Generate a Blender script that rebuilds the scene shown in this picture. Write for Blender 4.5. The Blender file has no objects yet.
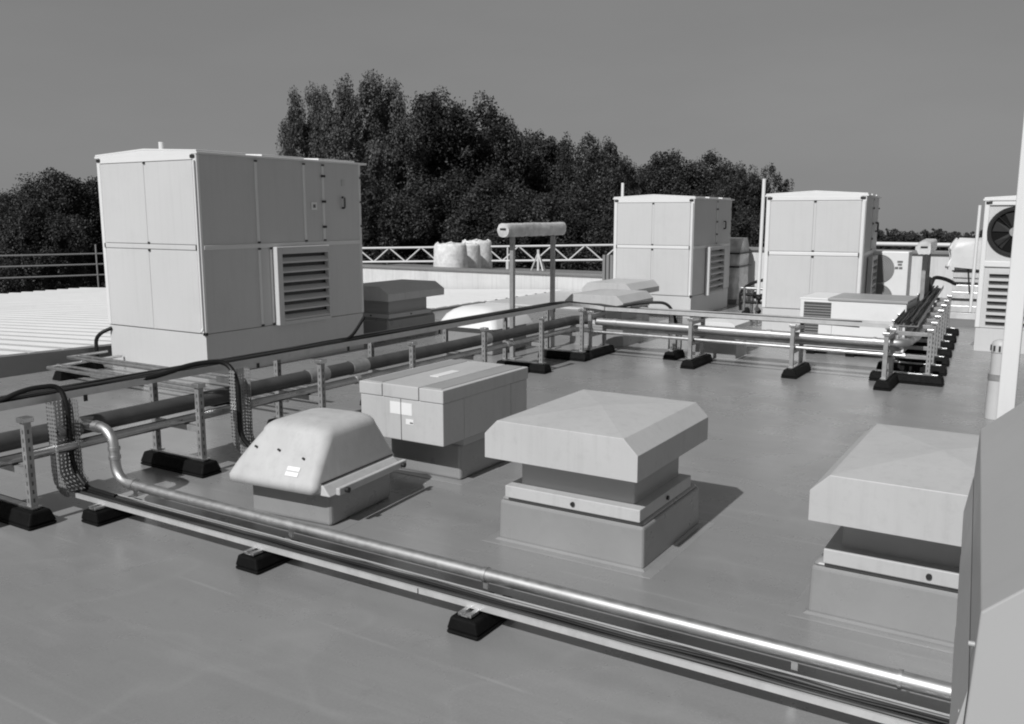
import bpy, bmesh, math, random
import numpy as np
random.seed(7); rng = np.random.default_rng(11)
sc = bpy.context.scene
COL = sc.collection
R = math.radians
PI = math.pi

# ------------------------------------------------------------------ helpers
class MB:
    """collects simple shapes; build() links them as ONE mesh object"""
    def __init__(s): s.v = []; s.f = []; s.m = []; s.s = []
    def add(s, vs, fs, mi=0, sm=False):
        n = len(s.v); s.v += [tuple(p) for p in vs]
        for f in fs:
            s.f.append(tuple(n+i for i in f)); s.m.append(mi); s.s.append(sm)
        return s
    def box(s, x0, x1, y0, y1, z0, z1, mi=0):
        v = [(x0,y0,z0),(x1,y0,z0),(x1,y1,z0),(x0,y1,z0),(x0,y0,z1),(x1,y0,z1),(x1,y1,z1),(x0,y1,z1)]
        return s.add(v, [(3,2,1,0),(4,5,6,7),(0,1,5,4),(1,2,6,5),(2,3,7,6),(3,0,4,7)], mi)
    def frustum(s, b, t, z0, z1, mi=0):
        """b, t = (x0,x1,y0,y1) rectangles at z0 and z1"""
        v = [(b[0],b[2],z0),(b[1],b[2],z0),(b[1],b[3],z0),(b[0],b[3],z0),
             (t[0],t[2],z1),(t[1],t[2],z1),(t[1],t[3],z1),(t[0],t[3],z1)]
        return s.add(v, [(3,2,1,0),(4,5,6,7),(0,1,5,4),(1,2,6,5),(2,3,7,6),(3,0,4,7)], mi)
    def prism(s, poly, axis, a0, a1, mi=0):
        """closed 2-D outline extruded along an axis; x: (y,z)  y: (x,z)  z: (x,y)"""
        def P(p, a):
            return {'x': (a,p[0],p[1]), 'y': (p[0],a,p[1]), 'z': (p[0],p[1],a)}[axis]
        n = len(poly)
        v = [P(p,a0) for p in poly] + [P(p,a1) for p in poly]
        f = [tuple(range(n))[::-1], tuple(range(n,2*n))]
        f += [(i,(i+1)%n,n+(i+1)%n,n+i) for i in range(n)]
        if axis == 'y': f = [q[::-1] for q in f]
        return s.add(v, f, mi)
    def tube(s, path, r, n=12, mi=0, caps=True):
        P = [np.array(p, float) for p in path]
        m = len(P); T = []
        for i in range(m):
            d = P[min(i+1,m-1)] - P[max(i-1,0)]
            T.append(d/max(np.linalg.norm(d),1e-9))
        up = np.array((0,0,1.)) if abs(T[0][2]) < .9 else np.array((1.,0,0))
        N = np.cross(T[0], up); N /= np.linalg.norm(N)
        rs = r if isinstance(r,(list,tuple)) else [r]*m
        vs = []
        for i in range(m):
            N = N - T[i]*np.dot(N,T[i]); N /= np.linalg.norm(N)
            B = np.cross(T[i], N)
            for k in range(n):
                a = 2*PI*k/n
                vs.append(P[i] + (N*math.cos(a)+B*math.sin(a))*rs[i])
        fs = [(i*n+k, i*n+(k+1)%n, (i+1)*n+(k+1)%n, (i+1)*n+k) for i in range(m-1) for k in range(n)]
        s.add(vs, fs, mi, True)
        if caps:
            s.add(vs[:n], [tuple(range(n))[::-1]], mi); s.add(vs[-n:], [tuple(range(n))], mi)   # own vertices: keeps the smooth sides true
        return s
    def disc(s, c, axis, r, t, n=24, mi=0):
        c = np.array(c,float); a = {'x':(1,0,0),'y':(0,1,0),'z':(0,0,1)}[axis]
        return s.tube([c-np.array(a)*t/2, c+np.array(a)*t/2], r, n, mi)
    def build(s, name, mats, parent=None, bevel=0, seg=2, sub=0):
        me = bpy.data.meshes.new(name)
        me.from_pydata(s.v, [], s.f); 
        if not isinstance(mats,(list,tuple)): mats = [mats]
        for m in mats: me.materials.append(m)
        me.polygons.foreach_set('material_index', s.m)
        me.polygons.foreach_set('use_smooth', s.s)
        me.update()
        if bevel:
            bm = bmesh.new(); bm.from_mesh(me); bmesh.ops.recalc_face_normals(bm, faces=bm.faces); bm.to_mesh(me); bm.free()
        o = bpy.data.objects.new(name, me); COL.objects.link(o)
        if parent: o.parent = parent
        if bevel:
            b = o.modifiers.new('bevel','BEVEL'); b.width = bevel; b.segments = seg
            b.limit_method = 'ANGLE'; b.angle_limit = R(35)
        if sub:
            q = o.modifiers.new('sub','SUBSURF'); q.levels = sub; q.render_levels = sub
        return o

def fillet(pts, rad, n=6):
    P = [np.array(p,float) for p in pts]; out = [P[0]]
    for i in range(1,len(P)-1):
        a = P[i-1]-P[i]; b = P[i+1]-P[i]; la = np.linalg.norm(a); lb = np.linalg.norm(b)
        r = min(rad, la*.49, lb*.49); p0 = P[i]+a/la*r; p1 = P[i]+b/lb*r
        for k in range(n+1):
            t = k/n; out.append((1-t)**2*p0 + 2*t*(1-t)*P[i] + t*t*p1)
    out.append(P[-1]); return out

def tag(o, label, cat, group=None):
    o['label'] = label; o['category'] = cat
    if group: o['group'] = group
    return o
def thing(name, label, cat, loc=(0,0,0), rot=0, group=None):
    o = bpy.data.objects.new(name, None); COL.objects.link(o)
    o.location = loc; o.rotation_euler = (0,0,R(rot)); o.empty_display_size = .2
    return tag(o, label, cat, group)
def struct(o): o['kind'] = 'structure'; return o
def kids(o): return [c for c in bpy.data.objects if c.parent == o]
def copy_tree(o, parent=None, label=None, loc=None, rot=None):
    c = o.copy(); COL.objects.link(c)
    if parent: c.parent = parent
    if label: c['label'] = label
    if loc: c.location = loc
    if rot is not None: c.rotation_euler = (0,0,R(rot))
    for k in kids(o): copy_tree(k, c)
    return c

# ------------------------------------------------------------------ materials (a black and white photograph: neutral greys)
def mat(name, base, rough=.6, metal=0., var=.08, scale=3., spec=.5, bump=0., bscale=40., dirt=0., dscale=1.2, streak=0.):
    m = bpy.data.materials.new(name); m.use_nodes = True
    nt = m.node_tree; N = nt.nodes; L = nt.links; b = N['Principled BSDF']
    b.inputs['Metallic'].default_value = metal; b.inputs['Specular IOR Level'].default_value = spec
    g = N.new('ShaderNodeNewGeometry')
    def noise(sc_, det=5, ro=.6, vec=None):
        n = N.new('ShaderNodeTexNoise'); n.inputs['Scale'].default_value = sc_; n.inputs['Detail'].default_value = det
        n.inputs['Roughness'].default_value = ro; L.new(vec or g.outputs['Position'], n.inputs['Vector']); return n.outputs['Fac']
    def mr(x, a0, a1, b0, b1):
        n = N.new('ShaderNodeMapRange'); L.new(x, n.inputs['Value'])
        for k, v in zip(('From Min','From Max','To Min','To Max'), (a0,a1,b0,b1)): n.inputs[k].default_value = v
        return n.outputs['Result']
    def mul(a, c):
        n = N.new('ShaderNodeMath'); n.operation = 'MULTIPLY'
        for i, q in enumerate((a,c)):
            if isinstance(q,(int,float)): n.inputs[i].default_value = q
            else: L.new(q, n.inputs[i])
        return n.outputs[0]
    v = mr(noise(scale), .3, .7, base*(1-var), base*(1+var))
    if dirt: v = mul(v, mr(noise(dscale, 8, .7), .52, .72, 1., 1-dirt))
    if streak:
        mp = N.new('ShaderNodeMapping'); mp.inputs['Scale'].default_value = (9,9,.5); L.new(g.outputs['Position'], mp.inputs['Vector'])
        v = mul(v, mr(noise(2.2,6,.65,mp.outputs[0]), .5, .75, 1., 1-streak))
    L.new(v, b.inputs['Base Color'])
    L.new(mr(noise(scale*2.3), .3, .7, rough*.85, min(1,rough*1.15)), b.inputs['Roughness'])
    if bump:
        bp = N.new('ShaderNodeBump'); bp.inputs['Strength'].default_value = bump; bp.inputs['Distance'].default_value = .01
        L.new(noise(bscale,4), bp.inputs['Height']); L.new(bp.outputs[0], b.inputs['Normal'])
    m['v'] = 1
    return m

M = {}
M['casing']  = mat('casing_paint', .56, .5, var=.025, scale=.8, dirt=.05, dscale=2., streak=.05)
M['frame']   = mat('frame_white', .72, .4, var=.02)
M['clip']    = mat('dark_plastic', .02, .5)
M['cowl']    = mat('cowl_paint', .50, .5, var=.05, scale=2, dirt=.1, dscale=16., streak=.1)
M['grey']    = mat('grey_sheet', .33, .5, var=.05, scale=2, dirt=.08, dscale=6)
M['grp']     = mat('dome_plastic', .50, .6, spec=.35, var=.07, scale=6, dirt=.1, dscale=18., streak=.1, bump=.05, bscale=25)
M['dome2']   = mat('dome_white', .75, .4, var=.03)
M['neck']    = mat('neck_metal', .40, .5, var=.04)
M['traym']   = mat('tray_steel', .58, .42, .35, var=.08, scale=10, dirt=.15, dscale=9)
M['pipe2']   = mat('pipe_dark', .5, .3, 1., var=.15, scale=6, dirt=.2, dscale=4)
M['galv']    = mat('galvanised', .62, .36, 1., var=.14, scale=14, dirt=.2, dscale=9)
M['galvd']   = mat('galvanised_dull', .34, .5, .45, var=.16, scale=16, dirt=.25, dscale=9)
M['pipe']    = mat('pipe_metal', .52, .52, 1., var=.04, scale=9, dirt=.15, dscale=5)
M['clad']    = mat('pipe_cladding', .07, .5, .0, var=.25, scale=6, dirt=.3, dscale=4)
M['rubber']  = mat('black_rubber', .006, .7, spec=.12, var=.25, scale=20, bump=.25, bscale=60)
M['cable']   = mat('black_cable', .012, .5, spec=.3, var=.2)
M['cable2']  = mat('grey_cable', .035, .5, var=.2)
M['white']   = mat('sticker_white', .8, .5, var=.02)
M['ink']     = mat('sticker_ink', .15, .6)
M['sheet']   = mat('white_sheet', .57, .42, var=.035, scale=.7, dirt=.06, dscale=.6)
M['wallp']   = mat('wall_pale', .62, .7, var=.06, scale=1.5, streak=.22, dirt=.08)
M['coping']  = mat('coping_dark', .2, .5, var=.06)
M['kerb']    = mat('kerb_membrane', .19, .5, var=.08, scale=2)
M['wrap']    = mat('plastic_wrap', .62, .3, var=.22, scale=7, bump=.9, bscale=9, dirt=.15)
M['tarp']    = mat('tarpaulin', .62, .45, var=.1, scale=3, bump=.6, bscale=5)
M['bag']     = mat('woven_bag', .70, .8, var=.2, scale=9, bump=.8, bscale=9, dirt=.2, dscale=4)
M['foil']    = mat('foil_board', .72, .35, .3, var=.14, scale=6)
M['grille']  = mat('grille_dark', .07, .5, var=.15)
M['black']   = mat('black_paint', .012, .4)
M['rail']    = mat('rail_steel', .26, .5, .3, var=.06)
M['truss']   = mat('truss_paint', .62, .5, var=.05)
M['bark']    = mat('bark', .07, .9, var=.3, scale=6)
M['post']    = mat('white_post', .72, .4, var=.03, scale=1, streak=.05)
M['hood']    = mat('hood_sheet', .405, .45, var=.025, scale=1.5, dirt=.04, dscale=5)

def deck_material():
    m = bpy.data.materials.new('roof_membrane'); m.use_nodes = True
    nt = m.node_tree; N = nt.nodes; L = nt.links; b = N['Principled BSDF']
    g = N.new('ShaderNodeNewGeometry'); sp = N.new('ShaderNodeSeparateXYZ'); L.new(g.outputs['Position'], sp.inputs[0])
    def noise(s, d=6, r=.6, vec=None):
        n = N.new('ShaderNodeTexNoise'); n.inputs['Scale'].default_value = s; n.inputs['Detail'].default_value = d; n.inputs['Roughness'].default_value = r
        L.new(vec or g.outputs['Position'], n.inputs['Vector']); return n.outputs['Fac']
    def mr(x,a0,a1,b0,b1,t='LINEAR'):
        n = N.new('ShaderNodeMapRange'); n.interpolation_type = t; L.new(x,n.inputs['Value'])
        for k,v in zip(('From Min','From Max','To Min','To Max'),(a0,a1,b0,b1)): n.inputs[k].default_value = v
        return n.outputs['Result']
    def op(o,a,c=None):
        n = N.new('ShaderNodeMath'); n.operation = o
        for i,q in enumerate((a,c)):
            if q is None: continue
            if isinstance(q,(int,float)): n.inputs[i].default_value = q
            else: L.new(q,n.inputs[i])
        return n.outputs[0]
    # welded laps run along Y about every 1.05 m, slightly wavy
    xw = op('ADD', sp.outputs['X'], mr(noise(.9,2),0,1,-.03,.03))
    ph = op('FRACT', op('DIVIDE', xw, 1.05))
    lap = mr(op('ABSOLUTE', op('SUBTRACT', ph, .5)), .0, .012, 1., 0.)
    lapn = op('MULTIPLY', lap, mr(noise(1.7,3),.42,.6,0.,1.))
    edge = mr(ph, .5, .56, 1., 0.)
    mp = N.new('ShaderNodeMapping'); mp.inputs['Scale'].default_value = (2.2,.35,1); L.new(g.outputs['Position'], mp.inputs['Vector'])
    v = mr(noise(.5,4), .3,.7, .238,.272)
    ring = mr(op('ABSOLUTE', op('SUBTRACT', noise(.75,3,.45), .52)), .0, .018, 1., 0.)
    v = op('ADD', v, op('MULTIPLY', ring, .016))
    mp2 = N.new('ShaderNodeMapping'); mp2.inputs['Scale'].default_value = (7,.5,1); mp2.inputs['Rotation'].default_value = (0,0,.22); L.new(g.outputs['Position'], mp2.inputs['Vector'])
    v = op('MULTIPLY', v, mr(noise(1.0,6,.7,mp2.outputs[0]), .55,.8, 1.,1.16))
    v = op('MULTIPLY', v, mr(noise(1.4,7,.7,mp.outputs[0]), .3,.75, 1.07,.9))
    v = op('MULTIPLY', v, mr(noise(5,8,.75), .58,.75, 1.,.86))
    v = op('MULTIPLY', v, mr(noise(90,3,.6), .3,.7, .95,1.05))
    v = op('ADD', v, op('MULTIPLY', lapn, .06))
    L.new(v, b.inputs['Base Color'])
    L.new(mr(noise(1.6,6), .3,.7, .2,.38), b.inputs['Roughness'])
    b.inputs['Specular IOR Level'].default_value = .85
    h = op('ADD', op('MULTIPLY', noise(3,4), .35), op('ADD', op('MULTIPLY', edge, .12), op('MULTIPLY', noise(70,3), .04)))
    bp = N.new('ShaderNodeBump'); bp.inputs['Strength'].default_value = .22; bp.inputs['Distance'].default_value = .02
    L.new(h, bp.inputs['Height']); L.new(bp.outputs[0], b.inputs['Normal'])
    return m
M['deck'] = deck_material()
M['memb'] = mat('upstand_membrane', .275, .3, spec=.8, var=.06, scale=3, bump=.12, bscale=6, dirt=.08, dscale=5)
M['weld'] = mat('membrane_weld', .33, .42, var=.1, scale=9)

def leaf_material(name, lo, hi):
    m = bpy.data.materials.new(name); m.use_nodes = True
    nt = m.node_tree; N = nt.nodes; L = nt.links; b = N['Principled BSDF']
    a = N.new('ShaderNodeAttribute'); a.attribute_name = 'tone'
    n = N.new('ShaderNodeMapRange'); L.new(a.outputs['Fac'], n.inputs['Value'])
    n.inputs['To Min'].default_value = lo; n.inputs['To Max'].default_value = hi
    L.new(n.outputs['Result'], b.inputs['Base Color']); b.inputs['Roughness'].default_value = .55
    b.inputs['Specular IOR Level'].default_value = .3
    return m
M['leafA'] = leaf_material('leaves_aspen', .028, .12)
M['leafB'] = leaf_material('leaves_oak', .016, .058)
M['leafC'] = leaf_material('leaves_far', .03, .075)

# ------------------------------------------------------------------ setting
def grid_sheet(name, x0, x1, y0, y1, z, m):
    o = MB().add([(x0,y0,z),(x1,y0,z),(x1,y1,z),(x0,y1,z)], [(0,1,2,3)]).build(name, m); return struct(o)
M['grass'] = mat('ground_grass', .06, .9, var=.3, scale=.05)
gm = MB(); rr = [0,30,60,120,240,500,1000,3000]; na = 48
gv = [(0,0,-7.)]+[(r_*math.cos(2*PI*k/na), r_*math.sin(2*PI*k/na), -7-.0185*max(0,r_-30)) for r_ in rr[1:] for k in range(na)]
gf = [(0,1+k,1+(k+1)%na) for k in range(na)]+[(1+i*na+k,1+(i+1)*na+k,1+(i+1)*na+(k+1)%na,1+i*na+(k+1)%na) for i in range(len(rr)-2) for k in range(na)]
struct(gm.add(gv,gf).build('ground', M['grass']))
def gz(d): return -7-.0185*max(0,d-30)

# flat roof: one thick slab
rd = MB().box(-6, 18.0, -14, 9.67, -.45, 0); struct(rd.build('roof_deck', M['deck']))
MB_w = MB().box(-8, 40, -20, 34, -6.99, -1.9); tag(MB_w.build('building', mat('brick_wall', .28, .8)), 'low building carrying the roofs, walls below the roof edge', 'building')

# kerb between flat roof and the white profiled roof (its height runs out to the right)
def kz(x): return max(.035, .225 - .0275*(x-5.1)) if x > 2 else .31
k = MB(); xs = [-6, 2, 4, 6, 8, 10, 12, 14.6]
for a, c in zip(xs, xs[1:]):
    za, zc = kz(a), kz(c)
    k.add([(a,9.672,.001),(c,9.672,.001),(c,9.83,.001),(a,9.83,.001),(a,9.672,za),(c,9.672,zc),(c,9.83,zc),(a,9.83,za)],
          [(0,1,5,4),(4,5,6,7),(2,3,7,6)])
tag(k.build('roof_kerb', M['kerb']), 'low dark kerb along the edge of the white profiled roof', 'kerb')

# white profiled metal roof, ribs along Y, falling gently away from the kerb
w = MB(); x = -6.; prof = []
while x < 17.9:
    prof += [(x,0),(x+.27,0),(x+.295,.036),(x+.375,.036)]; x += .4
prof = [p for p in prof if p[0] < 17.95]
def rz(x, y): return kz(x) - .032 - .0405*(y-9.75)
vs = []; 
for (px_, dz) in prof:
    vs += [(px_, 9.76, rz(px_,9.76)+dz), (px_, 28.4, rz(px_,28.4)+dz)]
w.add(vs, [(2*i, 2*i+2, 2*i+3, 2*i+1) for i in range(len(prof)-1)])
struct(w.build('white_profiled_roof', M['sheet']))
w = MB().add([(-6,28.42,-.55),(17.95,28.42,-.9),(17.95,28.42,-2.2),(-6,28.42,-2.2)],[(0,1,2,3)])
struct(w.build('roof_verge', M['coping']))

struct(MB().box(14.6, 17.94, 7.05, 9.74, .002, .03).build('white_roof_strip', M['sheet']))

# parapets on the far side
def parapet(y0, y1, z1, label, th=.3, x=18.0, zb=-1.6):
    t = thing('parapet_wall', label, 'wall', (x,y0,0))
    MB().box(.004, th, 0, y1-y0, zb, z1).build('wall_face', M['wallp'], t)
    MB().box(-.05, th+.05, -.02, y1-y0+.02, z1+.002, z1+.06).build('coping', M['coping'], t, .008)
    return t
parapet(7.0, 17.6, .36, 'long low pale parapet with dark coping beyond the white roof')
parapet(-14, 6.98, 1.02, 'taller pale wall with dark coping behind the right hand plant units')
struct(MB().box(18.36, 21.8, 7.0, 17.6, -1.6, .22).build('far_roof', M['coping']))

# ------------------------------------------------------------------ rooftop air handling units
def slatted(root, name, x0, x1, z0, z1, depth, n, fw=.07, m=None, yface=0):
    """weather louvre on a -Y face (plane y = yface), frame proud by depth, sloping blades"""
    m = m or M['casing']
    f = MB(); y0, y1 = yface-depth, yface-.001
    f.box(x0,x0+fw,y0,y1,z0,z1); f.box(x1-.022,x1,y0,y1,z0,z1)
    f.box(x0+fw,x1-.022,y0,y1,z1-fw,z1); f.box(x0+fw,x1-.022,y0,y1,z0,z0+fw*.5)
    fo = f.build(name, m, root, .006)
    MB().box(x0+fw,x1-.022,yface-.012,yface-.002,z0+fw*.5,z1-fw).build('louvre_back', M['black'], fo)
    h = (z1-fw-z0-fw*.5)/n
    for i in range(n):
        zb = z0+fw*.5+i*h
        s = MB().add([(x0+fw,y0+.006,zb+.004),(x1-.022,y0+.006,zb+.004),(x1-.022,y1-.014,zb+h*.55),(x0+fw,y1-.014,zb+h*.55),
                      (x0+fw,y0+.006,zb+.022),(x1-.022,y0+.006,zb+.022),(x1-.022,y1-.014,zb+h*.62),(x0+fw,y1-.014,zb+h*.62)],
                     [(0,1,2,3)[::-1],(4,5,6,7),(0,1,5,4),(1,2,6,5),(2,3,7,6),(3,0,4,7)])
        s.build('louvre_blade', m, fo)
    return fo

def ahu(label, loc, rot, Lx, Wy, H, plinth, mulls_hi, mulls_lo, zmid, louvre, handle, plate, flue, nlouv=7, front='panels'):
    t = thing('air_handling_unit', label, 'rooftop unit', loc, rot, 'box air handling units on the roof')
    fr = .045
    MB().box(.012, Lx-.012, .012, Wy-.012, 0, plinth).build('plinth', M['casing'], t, .004)
    MB().box(.018, Lx-.008, .008, Wy-.008, plinth+.006, H-.05).build('casing', M['casing'], t, .004)
    # corner posts
    pw = .06
    for (a, c, wa, wc) in ((0,0,.045,pw),(0,Wy-pw,.045,pw),(Lx-fr,0,fr,fr),(Lx-fr,Wy-fr,fr,fr)):
        MB().box(a, a+wa, c, c+wc, plinth+.004, H-.045).build('corner_post', M['frame'], t, .014, 3)
    FR = M['frame'] if Lx < 2.5 else M['casing']
    def fbar(y0,y1,z0,z1): return MB().box(-.004,.012,y0,y1,z0,z1)
    if front == 'panels':
        fbar(pw+.002,Wy-pw-.002,zmid-.026,zmid+.026).build('front_rail', FR, t, .006)
        fbar(pw+.002,Wy-pw-.002,H-.112,H-.052).build('front_rail', M['frame'], t, .004)
        ym = Wy*.5
        for ya, yc in ((pw+.008,ym-.018),(ym+.018,Wy-pw-.008)):
            for za, zc in ((zmid+.032,H-.118),(plinth+.012,zmid-.032)):
                MB().box(.001,.0175,ya,yc,za,zc).build('front_panel', M['casing'], t, .005)
        MB().box(.006,.0175,ym-.0165,ym+.0165,zmid+.03,H-.115).build('front_mullion', M['casing'], t)
        MB().box(.006,.0175,ym-.0165,ym+.0165,plinth+.01,zmid-.03).build('front_mullion', M['casing'], t)
        for z in (H-.125, zmid+.04, zmid-.04):
            MB().box(-.007,.0,ym-.016,ym+.016,z-.011,z+.011).build('panel_clip', M['clip'], t)
        for y in (pw+.004, Wy-pw-.004):
            MB().box(-.009,.0,y-.008,y+.008,zmid-.026,zmid+.026).build('panel_clip', M['clip'], t)
        # dark shadow gap lines beside the posts
    for y in (.05, Wy-.05):
        MB().box(-.012, .004, y-.036, y+.036, H-.098, H-.06).build('corner_block', M['clip'], t, .01)
    for y in (.012,):
        MB().box(-.01, .03, y-.02, y+.02, plinth-.012, plinth+.02).build('corner_block', M['clip'], t, .006)
    # side (-Y) face
    def sbar(x0,x1,z0,z1): return MB().box(x0,x1,-.004,.012,z0,z1)
    sbar(fr,Lx-fr,zmid-.024,zmid+.024).build('side_rail', M['frame'], t, .004)
    def clip(nm, *b): MB().box(*b).build(nm, M['clip'], t)
    for xm in mulls_hi:
        sbar(xm-.018,xm+.018,zmid+.028,H-.09).build('side_mullion', M['frame'], t, .004)
        for z in (H-.09, zmid+.038): clip('panel_clip', xm-.02,xm+.02,-.009,-.002,z-.01,z+.01)
    for xm in mulls_lo:
        sbar(xm-.016,xm+.016,plinth+.012,zmid-.028).build('side_mullion', M['frame'], t, .004)
        for z in (zmid-.036, plinth+.02): clip('panel_clip', xm-.02,xm+.02,-.009,-.002,z-.01,z+.01)
    if mulls_hi:
        xm = mulls_hi[-1]
        for z in np.linspace(zmid+.2, H-.22, 3):
            clip('hinge', xm-.03,xm+.03,-.016,-.002,z-.014,z+.014); clip('hinge', Lx-.03,Lx+.004,-.016,.006,z-.012,z+.012)
    if louvre: slatted(t, 'intake_louvre', *louvre, .075, nlouv, fw=.085 if Lx > 2.5 else .06)
    if handle:
        hx, hz = handle
        MB().tube(fillet([(hx-.03,-.002,hz-.065),(hx-.03,-.04,hz-.065),(hx-.03,-.04,hz+.065),(hx-.03,-.002,hz+.065)],.025),.013,8).build('handle', M['clip'], t)
    if plate:
        px_, pz = plate
        MB().box(px_-.045,px_+.045,-.006,.006,pz-.045,pz+.045).build('warning_plate', M['white'], t)
        MB().box(px_-.02,px_+.02,-.009,-.0065,pz-.02,pz+.02).build('warning_plate', M['ink'], t)
        MB().box(handle[0]-.03,handle[0]+.02,-.005,.006,H-.33,H-.25).build('rating_plate', mat('plate_grey',.5), t)
    # shallow pitched roof in lapped sheets
    n = 3; ov = .022
    zs = H-.055; ym = Wy*.5
    rf = MB(); rise = .04
    rf.prism([(-ov,zs),(-ov,zs+.022),(ym,zs+.022+rise),(Wy+ov,zs+.022),(Wy+ov,zs)], 'x', -.004, Lx+.1)
    for i in range(n):
        a = -.001 + (Lx+.1)*i/n + .01*i; c = (Lx+.1)*(i+1)/n - .22
        rf.prism([(-ov+.012,zs+.023),(-ov+.012,zs+.042),(ym,zs+.042+rise),(Wy+ov-.012,zs+.042),(Wy+ov-.012,zs+.023),(ym,zs+.023+rise)], 'x', a, c)
    rf.build('roof', M['frame'], t, .004)
    if flue:
        fx, fz = flue
        MB().tube([(fx,Wy+.065,plinth+.2),(fx,Wy+.055,fz)], .034 if Lx > 2.5 else (.026 if Lx > 1.95 else .02), 14).build('flue_pipe', M['frame'], t)
    # drip channel on the near front corner post
    MB().tube(fillet([(-.016,.02,H-.12),(-.016,.02,plinth+.06),(-.05,.01,plinth+.03)],.03),.012,8).build('drain_pipe', M['frame'], t)
    return t

ahu('largest pale box unit at left with a louvre and black handle on its shaded side', (6.3,7.78,0), 0, 2.56, 1.71, 2.425, .467,
    [.806,1.548,1.867], [.806,.98], 1.395, (1.0,1.865,.467,1.375), (2.23,1.89), (1.70,1.845), (.93,2.62))
ahu('middle pale box unit right of the trees, small louvre on its dark side', (14.38,5.335,0), 2, 2.2, 1.45, 2.055, .36,
    [1.3], [], 1.19, (.72,1.62,.33,1.18), (1.75,1.55), None, (.5,2.30), 7)
ahu('pale box unit standing behind the low white condenser box', (13.36,2.43,0), 5, 2.0, 1.38, 2.055, .36,
    [1.1], [], 1.18, (.7,1.5,.33,1.12), (1.6,1.55), None, (.04,2.26), 7)

# fan unit at the right edge
u = ahu('pale box unit at the far right with a round black fan above slots', (12.82,-.5,0), 0, 1.9, 1.42, 1.97, .30,
    [], [], 1.12, None, None, None, (.03,1.86), 7, 'fan')
MB().box(-.005,.012,.045,1.37,1.09,1.16).build('front_rail', M['frame'], u, .004)
MB().box(-.005,.012,.045,1.37,1.86,1.905).build('front_rail', M['frame'], u, .004)
fy, fz = 1.06, 1.53
ring = MB(); nseg = 40
for i in range(nseg):
    a0 = 2*PI*i/nseg; a1 = 2*PI*(i+1)/nseg
    def q(a, r, x): return (x, fy+math.cos(a)*r, fz+math.sin(a)*r)
    ring.add([q(a0,.285,-.03),q(a1,.285,-.03),q(a1,.315,.006),q(a0,.315,.006),q(a0,.262,-.028),q(a1,.262,-.028),q(a0,.262,.006),q(a1,.262,.006)],
             [(0,1,2,3),(4,5,1,0),(6,7,5,4)])
rg = ring.build('fan_ring', M['black'], u)
MB().disc((.002,fy,fz),'x',.262,.008,36).build('fan_back', mat('fan_dark',.008,.7,spec=.1), rg)
fb = MB()
for i in range(6):
    a = 2*PI*i/6+.3
    p = [(-.016,fy+math.cos(a+d)*r,fz+math.sin(a+d)*r) for r, d in ((.06,-.3),(.25,-.28),(.25,.25),(.06,.4))]
    p = [(x+(.012 if i_ > 1 else 0),y,z) for i_,(x,y,z) in enumerate(p)]
    fb.add(p,[(0,1,2,3),(3,2,1,0)])
fb.build('fan_blade', mat('fan_blade_grey',.022,.5,spec=.2), rg)
hb = MB().disc((-.028,fy,fz),'x',.06,.02,18)
for i in range(4):
    a = PI/4+i*PI/2
    hb.tube([(-.034,fy,fz),(-.03,fy+math.cos(a)*.27,fz+math.sin(a)*.27)],.004,6,1)
hb.build('fan_hub', [M['galvd'],M['black']], rg)
for i in range(8):
    z = .36+i*.087
    sl = MB().box(-.006,.012,.12,1.3,z,z+.03,1)
    sl.box(-.02,.004,.12,1.3,z+.031,z+.062,0)
    sl.build('vent_slot', [M['casing'],M['black']], u)

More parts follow.
